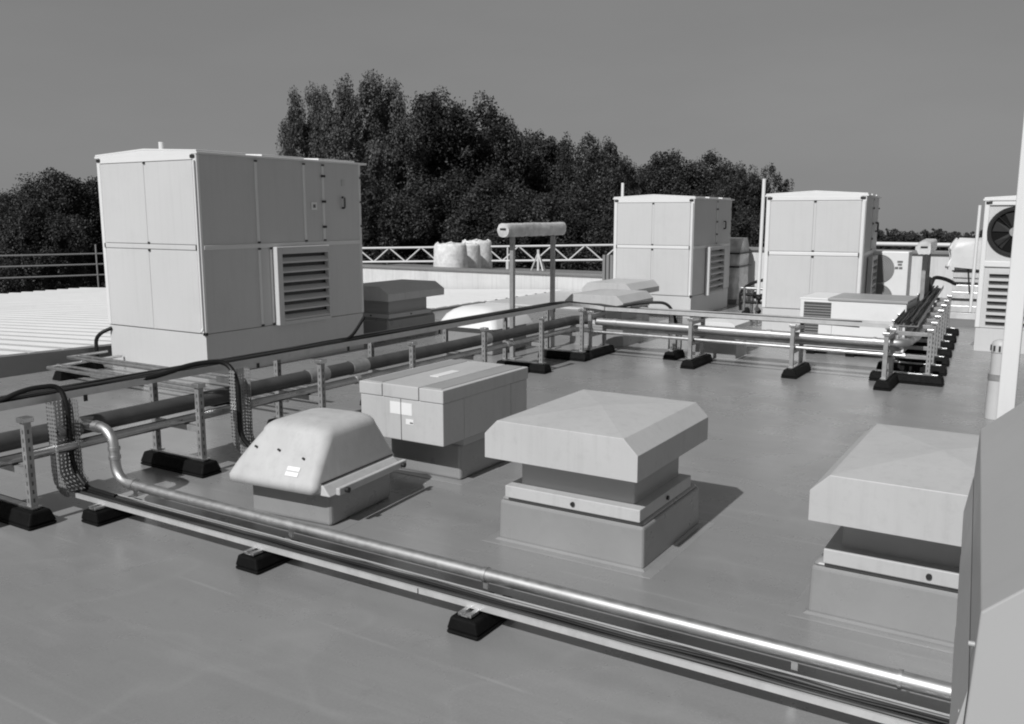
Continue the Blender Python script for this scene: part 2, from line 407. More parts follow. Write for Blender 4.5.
# ------------------------------------------------------------------ cowls
def cowl(label, loc, rot, Lx, Wy, zb, zf, zt, base, flange, mcap='cowl', ch=.075, stains=True):
    """cap: chamfered profile extruded along X; on neck, flange and a membrane dressed upstand.  origin = cap centre"""
    t = thing('roof_cowl', label, 'roof vent', loc, rot)
    a, c = Lx/2, Wy/2
    # cap as closed shell with a shallow pyramid top
    v = []
    for X_ in (-a, a):
        v += [(X_,-c,zb),(X_,-c,zf),(X_,-c+ch,zt),(X_,c-ch,zt),(X_,c,zf),(X_,c,zb)]
    v.append((0,0,zt+.034))
    v += [(-a+.02,-c+.02,zb+.03),(a-.02,-c+.02,zb+.03),(a-.02,c-.02,zb+.03),(-a+.02,c-.02,zb+.03)]
    f = [(0,1,2,3,4,5)[::-1],(6,7,8,9,10,11),(0,6,7,1),(1,7,8,2),(3,9,10,4),(4,10,11,5),
         (2,8,12),(8,9,12),(9,3,12),(3,2,12),(0,5,16,13),(5,11,15,16),(11,6,14,15),(6,0,13,14),(13,16,15,14)]
    MB().add(v,f).build('cap', M[mcap], t, .0025)
    fx, fy_, fz0, fz1 = flange
    MB().box(-fx*.5+.07,fx*.5-.03,-fy_*.5+.06,fy_*.5-.06,fz1-.02,zb+.04).build('neck', M['neck'], t, .01)
    MB().box(-fx*.5,fx*.5,-fy_*.5,fy_*.5,fz0,fz1).build('flange', M[mcap], t, .004)
    MB().disc((-fx*.5-.004,-.02,(fz0+fz1)/2),'x',.012,.012,10).build('fixing_bolt', M['clip'], t)
    MB().disc((0,-fy_*.5-.004,(fz0+fz1)/2),'y',.012,.012,10).build('fixing_bolt', M['clip'], t)
    x0,x1,y0,y1 = base
    g_ = .03
    us = MB().frustum((x0,x1,y0,y1),(x0+.004,x1-.004,y0+.004,y1-.004),.002,fz0-.028)
    us.frustum((x0+.004,x1-.004,y0+.004,y1-.004),(x0+.035,x1-.035,y0+.035,y1-.035),fz0-.0279,fz0+.004)
    uo = us.build('upstand', M['memb'], t, .018, 3)
    sk = MB().frustum((x0-.07,x1+.07,y0-.07,y1+.07),(x0-.06,x1+.06,y0-.06,y1+.06),.0005,.0028)
    sk.build('skirt_sheet', M['memb'], uo)
    wd = MB().frustum((x0-.014,x1+.014,y0-.014,y1+.014),(x0-.001,x1+.001,y0-.001,y1+.001),.003,.012)
    wd.build('weld_bead', M['memb'], uo)
    return t
cowl('pale square cowl with chamfered top in the centre of the roof, whole in view', (4.215,2.05,0), 0, .97, .86, .50, .63, .705,
     (-.33,.47,-.405,.445), (.70,.78,.255,.32))
cowl('pale square cowl at right, partly hidden by the nearest sheet metal hood', (4.16,.38,0), 0, 1.06, .86, .50, .63, .705,
     (-.32,.44,-.405,.46), (.68,.80,.255,.32))
cowl('dark shaded cowl just right of the largest box unit', (10.08,8.32,0), 0, 1.30, .95, .56, .66, .76,
     (-.5,.62,-.33,.40), (.98,.7,.3,.36), ch=.16)
cowl('pale cowl behind the corner of the pipe run, left of the middle box unit', (11.05,5.27,0), 0, 1.0, .86, .52, .60, .69,
     (-.42,.2,-.40,.40), (.6,.7,.28,.33), ch=.1)
cowl('pale cowl half hidden behind another one, against the middle box unit', (13.1,6.05,0), 0, 1.1, .86, .50, .585, .685,
     (-.35,.35,-.36,.36), (.7,.7,.28,.33), ch=.1)
cowl('small flat pale cowl behind the pipes in front of the middle box unit', (10.9,3.62,0), 0, .62, .52, .34, .40, .43,
     (-.42,.02,-.32,.2), (.34,.36,.24,.29), mcap='dome2', ch=.05)
cowl('pale cowl tip seen beside the white post in front of the fan unit', (9.4,-.35,0), 0, .9, .86, .50, .63, .705,
     (-.34,.34,-.38,.38), (.66,.74,.255,.32))

# nearest hood, at the right edge of the view
t = thing('sheet_metal_hood', 'big plain sheet metal hood filling the right bottom corner, nearest of all', 'roof vent', (1.35,.058,0), 4.3)
Lh, Wh, zf, zt, ch, zb_ = 1.22, .95, 1.195, 1.335, .155, .95
v = []
for X_ in (0, Lh): v += [(X_,-Wh,zb_),(X_,-Wh,zf),(X_,-Wh+ch,zt),(X_,-ch,zt),(X_,0,zf),(X_,.01,zb_)]
MB().add(v,[(0,1,2,3,4,5)[::-1],(6,7,8,9,10,11),(0,6,7,1),(1,7,8,2),(2,8,9,3),(3,9,10,4),(4,10,11,5),(5,11,6,0)]).build('cap', M['hood'], t, .003)
for x0, x1, o_ in ((.015,.45,.014),(.453,.86,.0125),(.863,Lh-.01,.011)):
    MB().prism([(.0112,zb_-.004),(.0112+o_,zb_-.006),(.0112+o_,zb_+.02),(.0062,zb_+.12)],'x',x0,x1).build('side_flashing', M['hood'], t, .001)
MB().disc((.035,.004,1.13),'y',.004,.014,8).build('rivet', M['hood'], t)
MB().disc((.035,.008,1.02),'y',.004,.016,8).build('rivet', M['hood'], t)
MB().box(.06,Lh-.06,-Wh+.06,-.03,.0,zb_-.002).build('body', M['hood'], t, .004)

# lidded box unit in the centre
t = thing('vent_box', 'long grey box with a three part lid and stickers, between dome and square cowl', 'roof vent', (4.415,3.25,-.16))
Lb, Wb = 1.035, .68
t.location.z = 0
z0_, z1_, z2_ = .29, .568, .655
MB().box(0,.236,0,Wb,z0_,z1_).build('box_end', M['cowl'], t, .006)
MB().box(.240,Lb-.222,.002,Wb-.002,z0_+.002,z1_).build('box_middle', M['cowl'], t, .004)
MB().box(Lb-.218,Lb,0,Wb,z0_,z1_).build('box_end', M['cowl'], t, .006)
MB().box(.240,Lb-.01,.008,Wb-.01,z0_-.045,z0_+.0015).build('rim', M['neck'], t, .004)
for (y0,y1,zz) in ((-.006,.184,z2_),(.19,.486,z2_+.002),(.492,Wb+.006,z2_-.002)):
    MB().box(-.006,Lb+.006,y0,y1,z1_+.0015,zz).build('lid', M['cowl'], t, .005)
MB().box(.03,Lb-.02,.03,.165,z2_-.0005,z2_+.0035).build('lid_strip', M['grey'], t)
MB().box(.03,Lb-.02,.515,.655,z2_-.0025,z2_+.0015).build('lid_strip', M['grey'], t)
MB().box(.36,.62,.30,.37,z2_+.0022,z2_+.005).build('lid_sticker', M['white'], t)
MB().box(-.0022,.001,.335,.339,z0_+.002,z1_-.003).build('panel_joint', M['clip'], t)
MB().box(-.0024,.001,.247,.334,z1_-.105,z1_-.025).build('sticker', M['white'], t)
MB().box(-.0024,.001,.340,.427,z1_-.105,z1_-.025).build('sticker', M['white'], t)
MB().box(-.002,.001,.236,.298,z1_-.165,z1_-.13).build('sticker', M['white'], t)
MB().box(-.0032,-.0021,.239,.264,z1_-.158,z1_-.148).build('sticker_mark', M['ink'], t)
MB().box(.235,.93,.035,Wb-.05,.002,z0_-.044).build('upstand', M['memb'], t, .02, 3)
MB().box(.25,.915,.05,Wb-.065,z0_-.0438,z0_-.0002).build('neck', M['neck'], t)
MB().frustum((.16,1.0,-.03,Wb+.02),(.165,.995,-.025,Wb+.015),.0005,.003).build('skirt_sheet', M['memb'], t)

# domed fan cowl in front
t = thing('domed_cowl', 'off white domed plastic cowl on a grey upstand, nearest left of centre', 'roof vent', (3.42,3.33,0), 5)
DY = .065
def loop(x0,x1,y0,y1,z,r,n=6):
    pts = []
    for cx,cy,a in ((x1-r,y0+r,-90),(x1-r,y1-r,0),(x0+r,y1-r,90),(x0+r,y0+r,180)):
        for k in range(n+1):
            b = R(a+90*k/n); pts.append((cx+r*math.cos(b), cy+r*math.sin(b), z))
    return pts
D = MB(); Ld, Wd = .80, .71
rings = [loop(.015,Ld-.015,.015+DY,Wd-.015,.232,.05), loop(0,Ld,DY,Wd,.235,.042), loop(0,Ld,DY,Wd,.275,.042), loop(.006,Ld-.006,.004+DY,Wd-.006,.29,.045)]
for q in np.linspace(0,1,7)[1:]:
    e = .155*q**1.06; sh = .10*q; z = .29+.215*q; ey = .10*q**1.25
    rings.append(loop(.006+e,Ld-.006-e*.7,.004+DY+sh*.35,Wd-.006-ey,z,.047+.025*q))
for q in (.2,.4,.6,.8,1.):
    a = q*PI/2; rr = .075
    rings.append(loop(.161+rr*(1-math.cos(a))*1.3,Ld-.114-rr*(1-math.cos(a)),.039+DY+rr*(1-math.cos(a))*1.3,Wd-.106-rr*(1-math.cos(a))*1.2,.505+rr*.85*math.sin(a),.078))
rings.append(loop(.34,.5,.3,.45,.576,.04))
n = len(rings[0]); vs = [p for r_ in rings for p in r_]
fs = [(i*n+k, i*n+(k+1)%n, (i+1)*n+(k+1)%n, (i+1)*n+k) for i in range(len(rings)-1) for k in range(n)]
D.add(vs, fs, 0, True); D.add(rings[-1],[tuple(range(n))],0,True); D.add(rings[0],[tuple(range(n))[::-1]])
D.v = [(x,y,z-.015) for x,y,z in D.v]
D.build('dome', M['grp'], t)
MB().tube([(.06,DY-.002,.272),(Ld-.05,DY-.002,.272)],.004,6).build('seam_strip', M['clip'], t)
MB().frustum((.05,Ld-.04,.0,.12),(.06,Ld-.05,DY-.012,.12),.205,.262).build('skirt', M['grp'], t, .006)
hb = MB().box(.10,Ld-.03,-.03,-.002,.205,.247).build('hinge_bar', M['grp'], t, .006)
for x in (.16,Ld-.08): MB().tube([(x,-.05,.225),(x,-.012,.225)],.016,10).build('hinge_knob', M['clip'], hb)
for (x,y,z) in ((.085,.2,.405),(.10,.39,.43),(.10,.56,.43)): MB().tube([(x+.012,y,z-.022),(x-.012,y,z-.006)],.007,8).build('fixing_bolt', M['clip'], t)
st = MB()
for k_ in (0,1):
    z0 = .318+k_*.026; xo = .006+.155*(z0-.29)/.215-.007; xo2 = .006+.155*(z0+.02-.29)/.215-.007
    st.add([(xo,.2,z0-.015),(xo2,.2,z0+.005),(xo2,.29,z0+.005),(xo,.29,z0-.015)],[(0,1,2,3)[::-1]])
st.build('sticker', M['white'], t)
MB().box(.12,.72,.055,.64,.002,.232).build('upstand', M['memb'], t, .025, 3)
MB().box(.105,.735,.04,.655,.2,.234).build('gasket', M['clip'], t)
MB().frustum((.03,.81,-.03,.73),(.035,.805,-.025,.725),.0005,.003).build('skirt_sheet', M['memb'], t)

# small white dome behind the pipes
t = thing('dome_skylight', 'small rounded white dome behind the pipes, below the wrapped beam', 'roof vent', (9.1,6.35,0))
D = MB(); rings = [loop(0,1.0,-.45,.45,.34,.08)]
for q in np.linspace(0,1,6)[1:]:
    a = q*PI/2; e = .3*(1-math.cos(a))+.02; rings.append(loop(e*.9,1.0-e*.9,-.45+e,.45-e,.34+.25*math.sin(a),.1))
vs = [p for r_ in rings for p in r_]
fs = [(i*n+k, i*n+(k+1)%n, (i+1)*n+(k+1)%n, (i+1)*n+k) for i in range(len(rings)-1) for k in range(n)]
D.add(vs, fs, 0, True); D.add(rings[-1],[tuple(range(n))],0,True); D.add(rings[0],[tuple(range(n))[::-1]])
D.build('dome', M['dome2'], t)
MB().box(.08,.92,-.37,.37,.002,.342).build('upstand', M['memb'], t, .02, 3)

# ------------------------------------------------------------------ pipe supports: black rubber foot, slotted posts, cross struts
def make_support(label, L=.66, W=.17, h=.095, pz=.60, posts=(-.24,.24), lowstrut=.315, group='pipe supports on black rubber feet', top=True):
    """foot runs along local Y, centred"""
    t = thing('pipe_support', label, 'pipe support', (0,0,0), 0, group)
    f = MB(); l = L/2; wv = W/2
    f.frustum((-wv,wv,-l,l),(-wv,wv,-l,l),.001,.022)
    f.frustum((-wv,wv,-l,l),(-wv*.68,wv*.68,-l+.014,l-.014),.0225,h)
    f.build('rubber_foot', M['rubber'], t, .012, 2)
    ch_ = MB().box(-.021,.021,-l+.06,l-.06,h,h+.014); ch_.build('foot_channel', M['galv'], t, .002)
    for y in posts:
        p = MB().box(-.0205,.0205,y-.0205,y+.0205,h+.0145,pz)
        z = h+.04
        while z < pz-.04:
            p.box(-.0212,-.0204,y-.005,y+.005,z,z+.024,1); p.box(-.005,.005,y-.0212,y-.0204,z,z+.024,1); z += .05
        po = p.build('post', [M['galvd'],M['grille']], t)
        MB().box(-.034,.034,y-.034,y+.034,pz+.0005,pz+.03).build('post_cap', M['galv'], po, .004)
        MB().box(-.03,.03,y-.045,y+.045,h+.0142,h+.02).build('base_plate', M['galv'], po)
    if len(posts) > 1:
        a, c = min(posts)+.021, max(posts)-.021
        MB().box(-.02,.02,a,c,lowstrut-.02,lowstrut+.02).build('strut', M['galvd'], t, .002)
        if top: MB().box(-.02,.02,a,c,pz-.05,pz-.01).build('strut', M['galvd'], t, .002)
    return t
proto = make_support('pipe support', top=False)
r1 = [(2.68,'galvanised pipe support on a black rubber foot, cut off by the left photo edge'),
      (3.86,'galvanised pipe support on a black rubber foot, between the two perforated drop trays'),
      (5.02,'galvanised pipe support rising from behind the off white domed cowl'),
      (6.17,'galvanised pipe support showing above the left end of the lidded box'),
      (7.33,'galvanised pipe support showing above the right half of the lidded box'),
      (8.48,'galvanised pipe support whose black foot clears the right end of the lidded box'),
      (9.45,'galvanised pipe support just before the pipes turn the corner, foot pointing left')]
for i, (x, lab) in enumerate(r1):
    if i == 0: proto.location = (x,5.11,0); proto['label'] = lab
    else: copy_tree(proto, None, lab, (x,5.11,0), 0)
r2 = [(9.93,4.88,'galvanised pipe support at the corner of the pipe run, foot pointing away'),
      (9.88,3.57,'galvanised pipe support under the pipes in front of the small flat cowl'),
      (9.88,2.42,'galvanised pipe support under the pipes at the left end of the condenser box'),
      (9.7,1.45,'galvanised pipe support at the right end of the straight bright pipe')]
p2 = make_support(r2[0][2], posts=(-.16,.24), pz=.55, lowstrut=.28)
for i, (x, y, lab) in enumerate(r2):
    if i == 0: p2.location = (x,y,0); p2.rotation_euler = (0,0,R(90))
    else: copy_tree(p2, None, lab, (x,y,0), 90)
pd = make_support('short support on a black foot under the perforated drop behind the bright pipe', L=.34, posts=(0,), pz=.33)
pd.location = (10.2,3.98,0); pd.rotation_euler = (0,0,R(90))
ords = ['nearest','second','third','fourth','fifth','sixth','farthest']
p3 = make_support('', L=.72, posts=(-.2,.2), pz=.55, lowstrut=.28)
for i, x in enumerate((9.98,10.68,11.36,12.08,12.80,13.52,14.34)):
    lab = ords[i]+' of the black footed supports in the row running away to the far wall'
    y = 1.31+.045*i
    if i == 0: p3.location = (x,y,0); p3['label'] = lab
    else: copy_tree(p3, None, lab, (x,y,0), 0)

# foreground feet under the low tray
def make_foot(label):
    t = thing('tray_foot', label, 'rubber foot', (0,0,0), 0, 'feet under the foreground tray')
    f = MB(); f.frustum((0,.32,-.08,.08),(0,.32,-.08,.08),.001,.02); f.frustum((0,.32,-.08,.08),(.008,.312,-.064,.064),.0205,.078)
    f.build('rubber_foot', M['rubber'], t, .014, 2)
    MB().box(.04,.29,-.0205,.0205,.0785,.084).build('foot_channel', M['galv'], t)
    c = MB().box(.02,.085,-.035,-.015,.0836,.1); c.box(.02,.085,.012,.032,.0836,.1); c.box(.02,.034,-.035,.032,.0834,.09)
    c.build('clamp', M['galv'], t, .002)
    return t
pf = make_foot('')
for i, (y, lab) in enumerate(((4.6,'black rubber foot under the bend where the drop tray meets the floor'),
                              (3.31,'black rubber foot under the low tray below the domed cowl'),
                              (2.01,'black rubber foot with bright clamp under the low tray, nearest the camera'),
                              )):
    if i == 0: pf.location = (2.84,y,0); pf['label'] = lab
    else: copy_tree(pf, None, lab, (2.84,y,0), 0)

# ------------------------------------------------------------------ cable trays (channels swept along a path)
def tray_path(path, w, h, lips=True, mi=0, th=.003, up=None):
    """U channel: list of (point, across-vector, up-vector) sections"""
    mb = MB(); sec = []
    for p, ac, upv in path:
        p = np.array(p,float); ac = np.array(ac,float); upv = np.array(upv,float)
        a = ac*w/2
        prof = [p-a+upv*h, p-a, p+a, p+a+upv*h, p+a-ac*th+upv*h, p+a-ac*th+upv*th, p-a+ac*th+upv*th, p-a+ac*th+upv*h]
        sec.append(prof)
    vs = [q for s_ in sec for q in s_]; m = 8
    fs = [(i*m+k,(i+1)*m+k,(i+1)*m+(k+1)%m,i*m+(k+1)%m) for i in range(len(sec)-1) for k in range(m)]
    mb.add(vs, fs, mi)
    for b, fl in ((0,False),((len(sec)-1)*m,True)):
        for q in ((0,1,6,7),(1,2,5,6),(2,3,4,5)):
            f = tuple(b+i for i in q); mb.f.append(f[::-1] if fl else f); mb.m.append(mi); mb.s.append(False)
    return mb
def straight(mb, p0, p1, w, h, axis):
    ac = {'x':(0,1,0),'y':(-1,0,0)}[axis]
    q = tray_path([(p0,ac,(0,0,1)),(p1,ac,(0,0,1))], w, h)
    n_ = len(mb.v); mb.v += q.v; mb.f += [tuple(i+n_ for i in f) for f in q.f]; mb.m += q.m; mb.s += q.s
def perf_material():
    m = bpy.data.materials.new('perforated_tray'); m.use_nodes = True; nt = m.node_tree; N = nt.nodes; L = nt.links
    b = N['Principled BSDF']; g = N.new('ShaderNodeTexCoord')
    sx = N.new('ShaderNodeSeparateXYZ'); L.new(g.outputs['Object'], sx.inputs[0]); ad = N.new('ShaderNodeMath'); L.new(sx.outputs[0], ad.inputs[0]); L.new(sx.outputs[1], ad.inputs[1]); mp = N.new('ShaderNodeCombineXYZ'); L.new(ad.outputs[0], mp.inputs[0]); L.new(sx.outputs[2], mp.inputs[1])
    vo = N.new('ShaderNodeTexVoronoi'); vo.voronoi_dimensions = '2D'; vo.inputs['Scale'].default_value = 42; vo.inputs['Randomness'].default_value = .12; L.new(mp.outputs[0], vo.inputs['Vector'])
    r = N.new('ShaderNodeMath'); r.operation = 'GREATER_THAN'; r.inputs[1].default_value = .3; L.new(vo.outputs['Distance'], r.inputs[0])
    b.inputs['Base Color'].default_value = (.42,.42,.42,1); b.inputs['Metallic'].default_value = .6; b.inputs['Roughness'].default_value = .45
    tr = N.new('ShaderNodeBsdfTransparent'); mx = N.new('ShaderNodeMixShader')
    L.new(r.outputs[0], mx.inputs[0]); L.new(tr.outputs[0], mx.inputs[1]); L.new(b.outputs[0], mx.inputs[2])
    L.new(mx.outputs[0], N['Material Output'].inputs['Surface'])
    return m
M['perf'] = perf_material()
def merge(a, q):
    n_ = len(a.v); a.v += q.v; a.f += [tuple(i+n_ for i in f) for f in q.f]; a.m += q.m; a.s += q.s

# high tray along both legs of the run
t = thing('cable_tray', 'long steel cable tray along the top of the pipe run, turning the corner', 'cable tray', (0,0,0))
m1 = MB(); straight(m1, (.9,5.22,.635), (9.6,5.22,.635), .22, .045, 'x'); m1.build('tray_length', M['traym'], t)
m1 = MB()
arc = []
for k_ in range(9):
    a = R(90-90*k_/8); c_, s_ = math.cos(a), math.sin(a)
    arc.append(((9.6+.42*c_,4.80+.42*s_,.632-.06*k_/8),(c_,s_,0),(0,0,1)))
m1 = tray_path(arc,.22,.045); m1.build('tray_bend', M['traym'], t)
m1 = MB(); straight(m1, (10.02,1.5,.57), (10.02,4.79,.57), .22, .045, 'y'); m1.build('tray_length', M['traym'], t)
jl = MB()
for x in (2.25,3.2,4.6,5.6,6.9,8.1,9.2): jl.box(x-.012,x+.012,5.105,5.112,.60,.64)
jl.build('tray_joint', M['clip'], t)

def cable_bundle(name, label, path, offs, r, mats, jit=.012, n=7):
    t = thing(name, label, 'cables', (0,0,0))
    for j, (ox, oz) in enumerate(offs):
        pts = []
        for (p, ac) in path:
            pts.append((p[0]+ac[0]*ox+random.uniform(-jit,jit)*abs(ac[0]), p[1]+ac[1]*ox+random.uniform(-jit,jit)*abs(ac[1]), p[2]+oz+random.uniform(-jit,jit)*.4))
        MB().tube(pts, r*random.uniform(.8,1.15), n).build('cable', mats[j%len(mats)], t)
    return t
pth = [((x,5.22,.652),(0,1,0)) for x in np.arange(.9,9.5,.35)]
for k_ in range(7):
    a = R(90-90*k_/6); pth.append(((9.6+.42*math.cos(a),4.80+.42*math.sin(a),.65-.06*k_/6),(math.cos(a),math.sin(a),0)))
pth += [((10.02,y,.572),(1,0,0)) for y in np.arange(4.6,1.5,-.35)]
cable_bundle('cable_bundle','black cables lying in the high tray along the pipe run', pth,
             [(-.085,0),(-.06,.014),(-.035,.0),(-.01,.012),(.02,.0),(.045,.016),(.075,.0),(-.06,.026),(-.02,.026),(.03,.026)], .014, [M['cable'],M['cable'],M['cable2']])
# stray cable tail
tag(MB().tube(fillet([(5.55,5.2,.66),(5.75,5.2,.7),(5.86,5.2,.80),(5.92,5.2,.86)],.1),.014,8).build('cable_tail', M['cable']),
    'loose black cable end sticking up from the high tray left of the lidded box', 'cable')

# pipes along the run
def pipe_run(label, pts, r, m, collars=(), rad=.18, crad=1.25, hi=None):
    t = thing('pipe', label, 'pipe', (0,0,0))
    MB().tube(fillet(pts, rad, 8), r, 18).build('pipe_length', m, t)
    for (p, ax, l_) in collars:
        MB().disc(p, ax, r*crad, l_, 18).build('collar', M['galvd'] if m is not M['pipe'] else M['pipe'], t)
    return t
pipe_run('thick insulated pipe hanging under the high tray, left leg of the run',
         [(.9,5.10,.455),(9.72,5.10,.455),(9.86,4.95,.45)], .056, M['clad'],
         [((3.05,5.10,.455),'x',.16),((5.2,5.10,.455),'x',.22),((5.7,5.10,.455),'x',.2),((7.7,5.10,.455),'x',.1)], crad=1.1, rad=.1)
pipe_run('bright thick pipe along the right leg of the run, ending in an elbow',
         [(9.82,4.86,.44),(9.82,1.32,.43),(10.5,1.30,.43),(15.2,1.58,.43)], .044, M['pipe'],
         [((9.82,4.6,.44),'y',.05),((9.82,2.72,.435),'y',.05),((9.82,1.62,.432),'y',.03)], rad=.16, crad=1.12)
pipe_run('thin pipe below the thick insulated one, left leg of the run',
         [(.9,5.02,.365),(9.55,5.02,.365),(9.72,4.86,.34)], .03, M['pipe2'], [((x,5.02,.365),'x',.05) for x in (4.4,5.6,8.0)], rad=.1)
pipe_run('thin bright rail low on the right leg of the pipe run',
         [(9.72,4.84,.325),(9.72,1.30,.32)], .02, M['galv'], [])
pipe_run('thin pipe behind the bright thick pipe on the right leg',
         [(9.95,4.8,.36),(9.95,1.4,.35),(10.6,1.4,.35),(15.0,1.7,.35)], .026, M['galvd'], [], rad=.1)
# foreground pipe with swan neck
t = pipe_run('bright steel pipe swan necking down from the run and crossing the foreground floor',
         [(3.15,5.05,.47),(3.15,4.78,.47),(3.15,4.78,.155),(3.15,4.2,.15),(3.15,-.6,.15)], .031, M['pipe'],
         [((3.15,4.93,.47),'y',.05),((3.15,4.78,.355),'z',.02),((3.15,4.78,.30),'z',.02),((3.15,4.62,.155),'y',.05),((3.15,2.09,.15),'y',.018),((3.15,.36,.15),'y',.012)], rad=.13, crad=1.16)
for y in (4.6,2.09,.72,3.31): MB().box(3.143,3.157,y-.012,y+.012,.0845,.122).build('bracket', M['galv'], t)


# foreground tray with its drop
t = thing('cable_tray', 'steel cable tray dropping from the run and crossing the foreground', 'cable tray', (0,0,0))
X0 = 2.985
arc = [((X0,5.05,.65),(-1,0,0),(0,-1,0)),((X0,5.05,.225),(-1,0,0),(0,-1,0))]
for k_ in range(1,7):
    a = R(90*k_/6); arc.append(((X0,5.05-.135*(1-math.cos(a)),.225-.135*math.sin(a)),(-1,0,0),(0,-math.cos(a),math.sin(a))))
tray_path(arc,.15,.085).build('drop_tray', M['perf'], t)
m1 = MB(); straight(m1,(X0,-.6,.097),(X0,4.91,.097),.125,.024,'y'); m1.build('tray_length', M['traym'], t)
for dx in (-.057,.057): MB().box(X0+dx-.006,X0+dx+.006,-.6,4.88,.1212,.1232).build('tray_lip', M['traym'], t)
jb = MB()
for y in (2.3,): jb.box(X0-.065,X0-.0627,y-.002,y+.002,.097,.121)
jb.build('tray_joint', M['clip'], t)
pth = [((X0,y,.109),(1,0,0)) for y in np.arange(-.5,4.7,.2)]
pth += [((X0,4.9,.115),(1,0,0))]
cable_bundle('cable_bundle','black cables lying in the foreground tray', pth, [(-.044,0),(-.024,.004),(-.004,0),(.016,.004),(.038,.0)], .0105, [M['cable'],M['cable2'],M['cable']], jit=.008)
# cable loop from the high tray over into the first drop
tag(MB().tube(fillet([(2.3,5.18,.665),(2.66,5.16,.665),(2.83,5.13,.735),(3.02,5.08,.735),(3.03,5.03,.62),(3.03,5.03,.25),(3.02,4.9,.125),(3.02,4.6,.12)],.13,8),.015,10).build('cable_loop', M['cable']),
    'thick black cable looping into the first perforated drop tray at left', 'cable')
# second drop tray, to the domed cowl
t = thing('cable_tray', 'second perforated drop tray, going down behind the off white dome', 'cable tray', (0,0,0))
X1 = 4.23
arc = [((X1,4.92,.67),(-1,0,0),(0,-1,0)),((X1,4.92,.2),(-1,0,0),(0,-1,0))]
for k_ in range(1,7):
    a = R(90*k_/6); arc.append(((X1,4.92-.13*(1-math.cos(a)),.2-.13*math.sin(a)),(-1,0,0),(0,-math.cos(a),math.sin(a))))
arc.append(((X1,3.95,.07),(-1,0,0),(0,0,1)))
tray_path(arc,.14,.06).build('drop_tray', M['perf'], t)
MB().box(4.2,4.24,4.87,5.1,.56,.6).build('strut', M['galv'], t)
tag(MB().tube(fillet([(3.3,5.16,.66),(3.7,5.12,.67),(3.98,5.06,.73),(4.2,4.98,.725),(4.185,4.86,.6),(4.185,4.86,.2),(4.22,4.78,.1),(4.22,4.1,.1)],.2,8),.018,10).build('cable_loop', M['cable']),
    'thick black cable looping into the second perforated drop tray', 'cable')
# drop behind the bright pipe
t = thing('cable_tray', 'short perforated drop tray behind the bright pipe, feeding the small flat cowl', 'cable tray', (0,0,0))
tray_path([((10.24,3.98,.52),(0,-1,0),(-1,0,0)),((10.24,3.98,.11),(0,-1,0),(-1,0,0))],.16,.05).build('drop_tray', M['perf'], t)
tag(MB().tube(fillet([(10.05,4.7,.6),(10.1,4.35,.68),(10.2,4.08,.68),(10.22,3.98,.5),(10.22,3.98,.2)],.18,8),.018,8).build('cable_loop', M['cable']),
    'black cable arching over the bright pipe in front of the middle box unit', 'cable')

# tray running away to the far wall
t = thing('cable_tray', 'cable tray running away from the corner towards the far wall', 'cable tray', (0,0,0))
q = tray_path([((10.05,1.36,.585),(0,1,0),(0,0,1)),((15.6,1.72,.585),(0,1,0),(0,0,1))],.24,.05); q.build('tray_length', M['galvd'], t)
pth = [((x,1.36+(x-10.05)*.065,.6),(0,1,0)) for x in np.arange(10.12,15.5,.3)]
cable_bundle('cable_bundle','black cables in the tray running away to the far wall', pth, [(-.09,0),(-.06,.01),(-.02,0),(.02,.02),(.06,0),(.09,.01),(0,.04),(-.05,.04)], .013, [M['cable'],M['cable2'],M['cable']], jit=.006)
tag(MB().tube(fillet([(14.9,1.72,.64),(15.4,1.72,.78),(15.5,1.5,.72),(15.6,1.3,.55)],.2,8),.03,8).build('cable_loop', M['cable']),
    'black cable curling off the end of the far tray', 'cable')
tag(MB().tube(fillet([(14.1,1.62,.60),(14.3,1.66,.70),(14.9,1.74,.76)],.2,8),.05,8).build('cable_loop', M['cable']),
    'stubby black cable bundle beside the far wrapped frame', 'cable')

# low service trays in front of the largest unit
t = thing('floor_tray', 'low tray of thin struts on the floor in front of the largest unit', 'cable tray', (0,0,0))
for x, y0, z in ((5.36,9.2,.12),(5.50,9.25,.12),(5.78,9.5,.15),(5.90,9.5,.15)):
    MB().tube([(x,y0,z),(x,5.75,z)],.019,10).build('strut', M['galv'], t)
MB().tube([(5.36,9.2,.12),(6.28,9.25,.12)],.017,10).build('strut', M['galv'], t)
MB().tube([(5.78,9.5,.15),(6.28,9.52,.15)],.017,10).build('strut', M['galv'], t)
for (x0, y) in ((5.33,9.02),(5.72,9.35),(5.33,8.1),(5.33,6.6)):
    MB().frustum((x0,x0+.36,y-.08,y+.08),(x0+.03,x0+.33,y-.055,y+.055),.001,.095).build('rubber_foot', M['rubber'], t, .01)
tag(MB().tube(fillet([(6.2,9.6,.03),(6.2,9.6,.30),(6.22,9.52,.38),(6.31,9.44,.43)],.12,8),.022,8).build('cable_loop', M['cable']),
    'black cable rising from the floor into the left end of the largest unit', 'cable')

